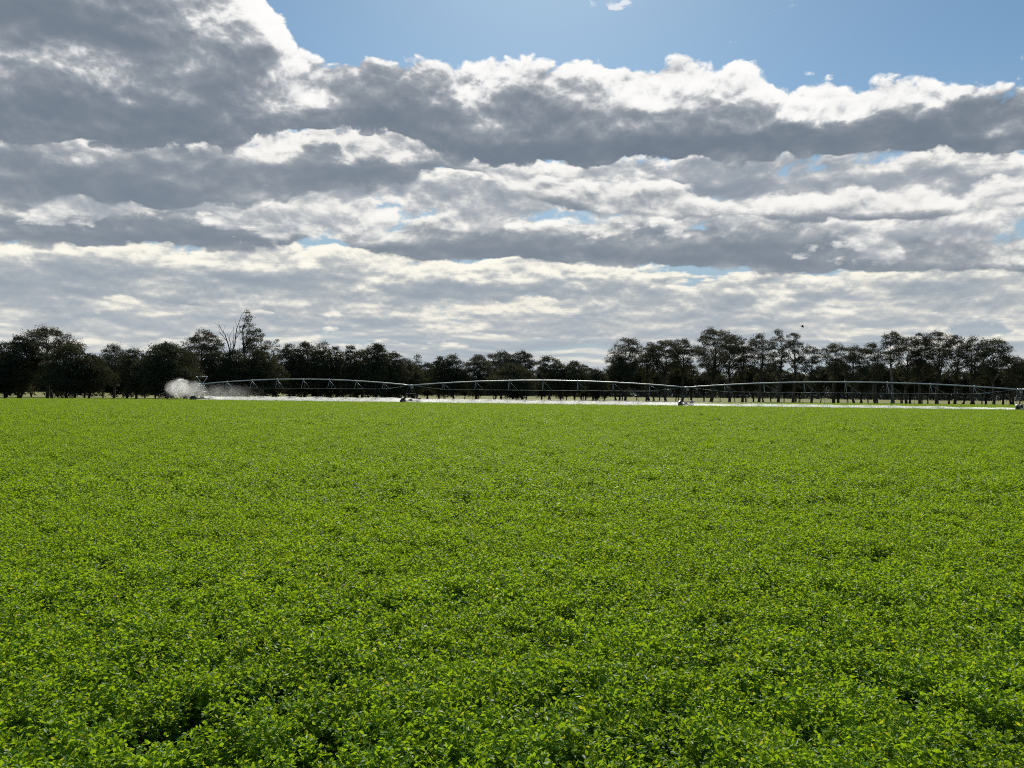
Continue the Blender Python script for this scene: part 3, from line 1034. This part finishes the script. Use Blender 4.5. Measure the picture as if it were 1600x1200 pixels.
hose_me = {}
for s in range(4):
    A, B_ = local(T[s]), local(T[s + 1])
    Ls = np.linalg.norm(B_ - A)
    tt = np.linspace(0, 1, 25)
    rise = 1.12

    def pipe_pt(t):
        return A + (B_ - A) * t + np.array([0, 0, ZJ + rise * (1 - (2 * t - 1) ** 2)])
    b = MB()
    b.tube([pipe_pt(t) for t in tt], 0.105, 8)
    for t in np.arange(0, 1.01, 1 / 8):                                   # bolted flanges
        p = pipe_pt(min(max(t, 0.004), 0.996))
        b.tube([p - PIPE * 0.05, p + PIPE * 0.05], 0.19, 10)
    sp_ = b.build('span_pipe', M_STEEL, irr, smooth=False)
    nodes = {1: [], -1: []}
    for kk in range(1, 8):
        t = kk / 8
        p = pipe_pt(t)
        depth = 0.55 + 1.35 * math.sin(math.pi * t) ** 0.7
        b = MB()
        ends = {}
        for sg in (1, -1):
            e = p + PERP * sg * 0.95 - UPV * depth + PIPE * 0.1
            ends[sg] = e
            nodes[sg].append(e)
            b.tube([p - UPV * 0.1, e], 0.045 if sg == -1 else 0.03, 5)
            if sg == -1:                                                  # brace and tie on the near side
                d2 = e + PIPE * 1.9 + UPV * 0.02
                b.tube([p - UPV * 0.1, d2], 0.022, 5)
                b.tube([e, d2], 0.026, 5)
        b.tube([ends[1], ends[-1]], 0.024, 5)
        b.build('truss_strut', M_TRUSS, sp_)
    for sg in (1, -1):
        b = MB()
        line = [pipe_pt(0.015) - UPV * 0.15] + nodes[sg] + [pipe_pt(0.985) - UPV * 0.15]
        b.tube(line, 0.016, 5)
        b.build('truss_rod', M_TRUSS, sp_)
    for kk in range(15):                                                  # drop hoses with their spray heads
        t = (kk + 0.5) / 15
        p = pipe_pt(t)
        ln = p[2] - 1.25
        key = round(ln, 1)
        if key not in hose_me:
            b = MB()
            b.tube([(0, 0, 0.1), (0.12, 0, 0.24), (0.25, 0, 0.12), (0.27, 0, -0.2)], 0.022, 5)
            b.tube([(0.27, 0, -0.2), (0.27, 0, -key)], 0.018, 5)
            b.tube([(0.27, 0, -key), (0.27, 0, -key - 0.12), (0.27, 0, -key - 0.16)], [0.03, 0.05, 0.06], 6)
            hose_me[key] = b.mesh('drop_hose')
            hose_me[key].materials.append(M_HOSE)
        h = link('drop_hose', hose_me[key], M_HOSE, sp_)
        h.location = tuple(p)

for s in range(5):
    A = local(T[s])
    top = A + UPV * ZJ
    b = MB()
    half, beam = 2.0, 0.78
    for sg in (1, -1):
        foot_ = A + BASE * sg * half * 0.94 + UPV * beam
        for sl_ in (1, -1):
            b.tube([top + PIPE * sl_ * 0.35 - UPV * 0.1, foot_ + PIPE * sl_ * 0.12], 0.032, 5)
        b.tube([A + BASE * sg * half * 0.5 + UPV * (beam + (ZJ - beam) * 0.47) + PIPE * 0.2, A + BASE * sg * half * 0.5 + UPV * (beam + (ZJ - beam) * 0.47) - PIPE * 0.2], 0.03, 5)
    b.tube([A + BASE * -0.98 + UPV * 2.25, A + BASE * 0.98 + UPV * 2.25], 0.035, 5)
    tw = b.build('drive_tower', M_STEEL if s == 0 else M_DULL, irr)
    b = MB()
    b.box(A + UPV * beam, (2 * half, 0.18, 0.2), (BASE, np.cross(UPV, BASE), UPV))
    b.build('base_beam', M_HOSE, tw)
    b = MB()
    b.box(A + UPV * (beam + 0.24) + BASE * 0.1, (0.42, 0.26, 0.28), (BASE, np.cross(UPV, BASE), UPV))
    b.tube([A + UPV * (beam + 0.24) - BASE * 0.12, A + UPV * (beam + 0.24) - BASE * 0.5], 0.12, 10)
    b.build('drive_motor', M_DULL, tw)
    b = MB()
    b.box(top + UPV * -0.45 + PIPE * 0.25, (0.32, 0.2, 0.42), (PIPE, PERP, UPV))
    b.box(top + UPV * -0.22 + PIPE * 0.25, (0.38, 0.26, 0.04), (PIPE, PERP, UPV))
    b.build('control_box', M_STEEL, tw)
    b = MB()
    b.tube([top - PIPE * 0.4, top - PIPE * 0.1, top + PIPE * 0.1, top + PIPE * 0.4], [0.12, 0.2, 0.2, 0.12], 10)
    b.build('pipe_joint', M_STEEL, tw)
    axle = np.cross(UPV, BASE)
    for sg in (1, -1):
        c = A + BASE * sg * half + UPV * 0.66
        b = MB()
        prof = [(0.36, -0.17), (0.52, -0.19), (0.63, -0.15), (0.66, -0.05), (0.66, 0.05), (0.63, 0.15), (0.52, 0.19), (0.36, 0.17)]
        b.lathe(c, axle, prof, 28)
        for kk in range(20):                                              # tractor-tyre lugs
            an = 2 * math.pi * kk / 20
            rad = math.cos(an) * BASE + math.sin(an) * UPV
            tng = -math.sin(an) * BASE + math.cos(an) * UPV
            off = axle * (0.08 if kk % 2 else -0.08)
            b.box(c + rad * 0.665 + off, (0.07, 0.2, 0.07), (tng, axle, rad))
        w = b.build('wheel', M_RUBBER, tw)
        b = MB()
        b.lathe(c, axle, [(0.10, -0.08), (0.37, -0.03), (0.37, 0.03), (0.10, 0.08)], 20)
        b.build('wheel_rim', M_DULL, tw)
        b = MB()                                                          # gearbox and its shield over the wheel
        b.box(c - axle * 0.28, (0.3, 0.2, 0.3), (BASE, axle, UPV))
        b.build('gearbox', M_DULL, tw)
        b = MB()
        for kk in range(8):
            a0, a1 = math.radians(50 + kk * 10), math.radians(60 + kk * 10)
            am = (a0 + a1) / 2
            rad = math.cos(am) * BASE + math.sin(am) * UPV
            tng = -math.sin(am) * BASE + math.cos(am) * UPV
            b.box(c + rad * 0.76, (0.138, 0.40, 0.015), (tng, axle, rad))
        b.build('mudguard', M_STEEL if sg == -1 else M_DULL, tw)

# overhang with the end gun, and the braced mast over the last tower
top = local(T[0]) + UPV * ZJ
b = MB()
OV = np.array([-1.0, 0.15, 0.0])
OV = unit(OV)
tip = top + OV * 3.3 + UPV * 0.05
b.tube([top, top + OV * 1.6 + UPV * 0.06, tip], [0.09, 0.075, 0.06], 8)
for sg in (1, -1):
    b.tube([top - UPV * 0.4 + PERP * sg * 0.3, top + OV * 1.6 - UPV * 0.35 + PERP * sg * 0.15, tip - UPV * 0.05], 0.03, 5)
b.tube([top + OV * 1.6 + UPV * 0.06, top + OV * 1.6 - UPV * 0.35], 0.03, 5)
b.build('overhang', M_STEEL, irr)
b = MB()
m1, m2 = top - BASE * 1.35 + UPV * 1.6, top + BASE * 1.05 + UPV * 1.6
b.tube([top - BASE * 0.1, m1], 0.055, 6)
b.tube([top + BASE * 0.1, m2], 0.055, 6)
b.tube([m1 - BASE * 0.1, m2 + BASE * 0.1], 0.045, 6)
b.tube([m1, tip], 0.014, 4)
b.build('mast', M_STEEL, irr)
b = MB()
b.tube([tip, tip + UPV * 0.25], 0.07, 8)
gdir = unit(OV + UPV * 0.42)
b.tube([tip + UPV * 0.28 - gdir * 0.15, tip + UPV * 0.28 + gdir * 0.3, tip + UPV * 0.28 + gdir * 0.75], [0.06, 0.05, 0.03], 8)
b.tube([tip + UPV * 0.42, tip + UPV * 0.42 + gdir * 0.4 + UPV * 0.1], 0.02, 5)
b.build('end_gun', M_BOX, irr)
GUN = O + tip + UPV * 0.28 + gdir * 0.75

# ------------------------------------------------------------------ water
def drops(name, pos, along, length, width, label, category):
    g2 = np.random.default_rng(len(pos))
    nn = unit(g2.normal(0, 1, pos.shape))
    nn = unit(nn - along * np.sum(nn * along, 1)[:, None])
    me2 = leaves_mesh(name, pos, nn, along, length, width, M_SPRAY, fold=0.3)
    return tag(link(name, me2, M_SPRAY), label, category, kind='stuff')


g = np.random.default_rng(21)
P, A_, Ln = [], [], []
for s in range(4):
    A, B_ = T[s], T[s + 1]
    for kk in range(15):
        t = (kk + 0.5) / 15
        c = A + (B_ - A) * t
        n = 9000 if s < 3 else 3500
        a = g.uniform(0, 2 * math.pi, n)
        if kk in (0, 1, 13, 14):                                          # beside a tower the heads throw backward, off the wheel track
            a = math.atan2(PERP[1], PERP[0]) + g.uniform(-1.35, 1.35, n)
        r = 3.9 * g.uniform(0.0, 1, n) ** 0.6
        tone = (1.0, 0.92, 0.66, 0.6)[s]
        arch = (1.12 + 0.30 * g.uniform() + 0.10 * (r / 3.9) - 0.95 * (r / 3.9) ** 2.6) * 0.88 * tone
        z = 0.22 + arch * g.uniform(0.05, 1.0, n) ** (0.75)
        P.append(np.column_stack([c[0] + np.cos(a) * r, c[1] + np.sin(a) * r, z]))
        A_.append(unit(np.column_stack([np.cos(a), np.sin(a), -0.4 - 1.2 * (r / 3.9) + g.normal(0, 0.3, n)])))
        Ln.append(g.uniform(0.045, 0.11, n))
P, A_, Ln = np.concatenate(P), np.concatenate(A_), np.concatenate(Ln)
drops('sprinkler_spray', P, A_, Ln, Ln * 0.42, 'bright white band of sprinkler spray along the crop under the boom', 'spray')

# fine mist: drifting under the first span, and hanging in the end gun's throw
def mist(name, centre, radii, ax, dens, label, category, fade=0.0):
    m, nt, b, o = mat_new(name)
    t = nt.nodes.new('ShaderNodeTexCoord')
    sp = nt.nodes.new('ShaderNodeSeparateXYZ')
    nt.links.new(t.outputs['Object'], sp.inputs[0])
    x, y, z = sp.outputs
    r2 = b.add(b.add(b.mul(x, x), b.mul(y, y)), b.mul(z, z))
    body = b.smooth(r2, 0.0, 1.0, 1.0, 0.0)
    n = b.noise(b.mul(x, radii[0] * 0.9), b.mul(y, radii[1] * 0.9), b.mul(z, radii[2] * 0.45), 3, 0.6, 0.4)
    d = b.mul(body, b.smooth(n, 0.30, 0.72))
    if fade:
        d = b.mul(d, b.smooth(x, -1.0, 1.0, 1.0, 1.0 - fade))
    pv = nt.nodes.new('ShaderNodeVolumePrincipled')
    pv.inputs['Color'].default_value = (1, 1, 1, 1)
    pv.inputs['Anisotropy'].default_value = 0.6
    nt.links.new(b.mul(d, dens), pv.inputs['Density'])
    nt.links.new(pv.outputs[0], o.inputs['Volume'])
    v, f = [], []
    nu, nv = 24, 14
    for i in range(nv + 1):
        th = math.pi * i / nv
        for j in range(nu):
            ph = 2 * math.pi * j / nu
            v.append((math.sin(th) * math.cos(ph), math.sin(th) * math.sin(ph), math.cos(th)))
    for i in range(nv):
        for j in range(nu):
            f.append((i * nu + j, (i + 1) * nu + j, (i + 1) * nu + (j + 1) % nu, i * nu + (j + 1) % nu))
    o2 = link(name, mesh_from(name, v, [np.array(f)]), m)
    R3 = np.array([np.asarray(ax[0]) * radii[0], np.asarray(ax[1]) * radii[1], np.asarray(ax[2]) * radii[2]]).T
    o2.matrix_world = Matrix(((*R3[0], centre[0]), (*R3[1], centre[1]), (*R3[2], centre[2]), (0, 0, 0, 1)))
    return tag(o2, label, category, kind='stuff')


mist('spray_mist', T[0] + PIPE * 6.5 + UPV * 1.3, (12.0, 3.6, 3.0), (PIPE, PERP, UPV), 0.15, 'thin pale water mist hanging under the left end of the boom', 'mist', fade=1.0)
mist('spray_mist', GUN + np.array([-1.5, 0.2, -1.65]), (2.9, 3.2, 2.2), np.eye(3), 0.8, 'soft white cloud of fine water below the end gun', 'mist')
mist('spray_mist', GUN + np.array([2.1, -0.4, -1.9]), (2.6, 2.6, 2.3), np.eye(3), 0.34, 'fine water drifting around the legs of the end tower', 'mist')
mist('spray_mist', (T[0] + T[3]) / 2 + UPV * 0.55, (66.0, 4.6, 1.0), (PIPE, PERP, UPV), 0.16, 'low veil of fine water lying over the spray band', 'mist')

# the end gun's plume
def throw(n, vl, vd, vz, t, spread):
    vx = g.normal(vl[0], vl[1], n)
    vy = g.normal(vd[0], vd[1], n)
    v0 = g.normal(vz[0], vz[1], n)
    drag = 1.0 / (1.0 + 0.35 * t)
    p = np.column_stack([vx * t * drag, vy * t * drag, v0 * t - 4.4 * t * t])
    p += g.normal(0, 1, (n, 3)) * (spread * t)[:, None]
    al_ = unit(np.column_stack([vx, vy, v0 - 8.8 * t]) + g.normal(0, 0.3, (n, 3)))
    return GUN + p, al_


t1 = g.beta(1.05, 1.7, 38000) * 1.25
p1, a1 = throw(38000, (-3.3, 1.3), (0.3, 2.2), (1.2, 0.65), t1, 0.6)
t2 = g.beta(1.05, 1.8, 14000) * 1.2
p2, a2 = throw(14000, (1.5, 1.0), (-0.6, 1.2), (0.5, 0.6), t2, 0.5)
t3 = g.uniform(0.0, 0.45, 26000)
p3, a3 = throw(26000, (-3.6, 0.6), (0.5, 0.6), (2.0, 0.35), t3, 0.16)
P, A_ = np.concatenate([p1, p2, p3]), np.concatenate([a1, a2, a3])
ok = P[:, 2] > 0.2
P, A_ = P[ok], A_[ok]
Ln = g.uniform(0.013, 0.028, len(P))
drops('end_gun_plume', P, A_, Ln, Ln * 0.4, 'white plume of water thrown by the end gun at the left end of the boom', 'plume')

# ------------------------------------------------------------------ bird
def bird():
    d = ray(1253.5, 510.5)
    dist = 150.0
    p = np.array([0, 0, CAM_H]) + d / d[1] * dist
    v = [(0, -0.30, 0), (0, 0.34, 0.0),
         (-0.07, -0.12, 0), (0.07, -0.12, 0), (0, -0.12, 0.07), (0, -0.12, -0.08),
         (-0.06, 0.1, 0), (0.06, 0.1, 0), (0, 0.1, 0.06), (0, 0.1, -0.06),
         (-0.10, 0.36, 0.01), (0.10, 0.36, 0.01)]
    t = [(0, 2, 4), (0, 4, 3), (0, 3, 5), (0, 5, 2)]
    q = [(2, 6, 8, 4), (4, 8, 7, 3), (3, 7, 9, 5), (5, 9, 6, 2)]
    t += [(6, 10, 8), (8, 11, 7), (8, 10, 11), (7, 11, 9), (9, 10, 6), (9, 11, 10)]
    for sg in (-1, 1):                      # two cambered wings, raised at the wrist and drooping at the tip
        k0 = len(v)
        for (x, yl, yt, z) in ((0.05, -0.14, 0.10, 0.03), (0.20, -0.19, 0.09, 0.15), (0.36, -0.15, 0.10, 0.19), (0.50, -0.02, 0.14, 0.12)):
            for zz in (0.012, -0.012):
                v.append((sg * x, yl, z + zz))
                v.append((sg * x, yt, z + zz))
        for i in range(3):
            a = k0 + i * 4
            c_ = a + 4
            q += [(a, a + 1, c_ + 1, c_), (a + 2, c_ + 2, c_ + 3, a + 3), (a, c_, c_ + 2, a + 2), (a + 1, a + 3, c_ + 3, c_ + 1)]
        e = k0 + 12
        q.append((e, e + 1, e + 3, e + 2))
    me2 = mesh_from('bird', v, [np.array(q), np.array(t)])
    o = link('bird', me2, M_BIRD)
    o.location = tuple(p)
    o.rotation_euler = (math.radians(25), math.radians(12), math.radians(55))
    o.scale = (1.25, 1.25, 1.25)
    return tag(o, 'small dark bird flying above the right-hand gums', 'bird')


bird()
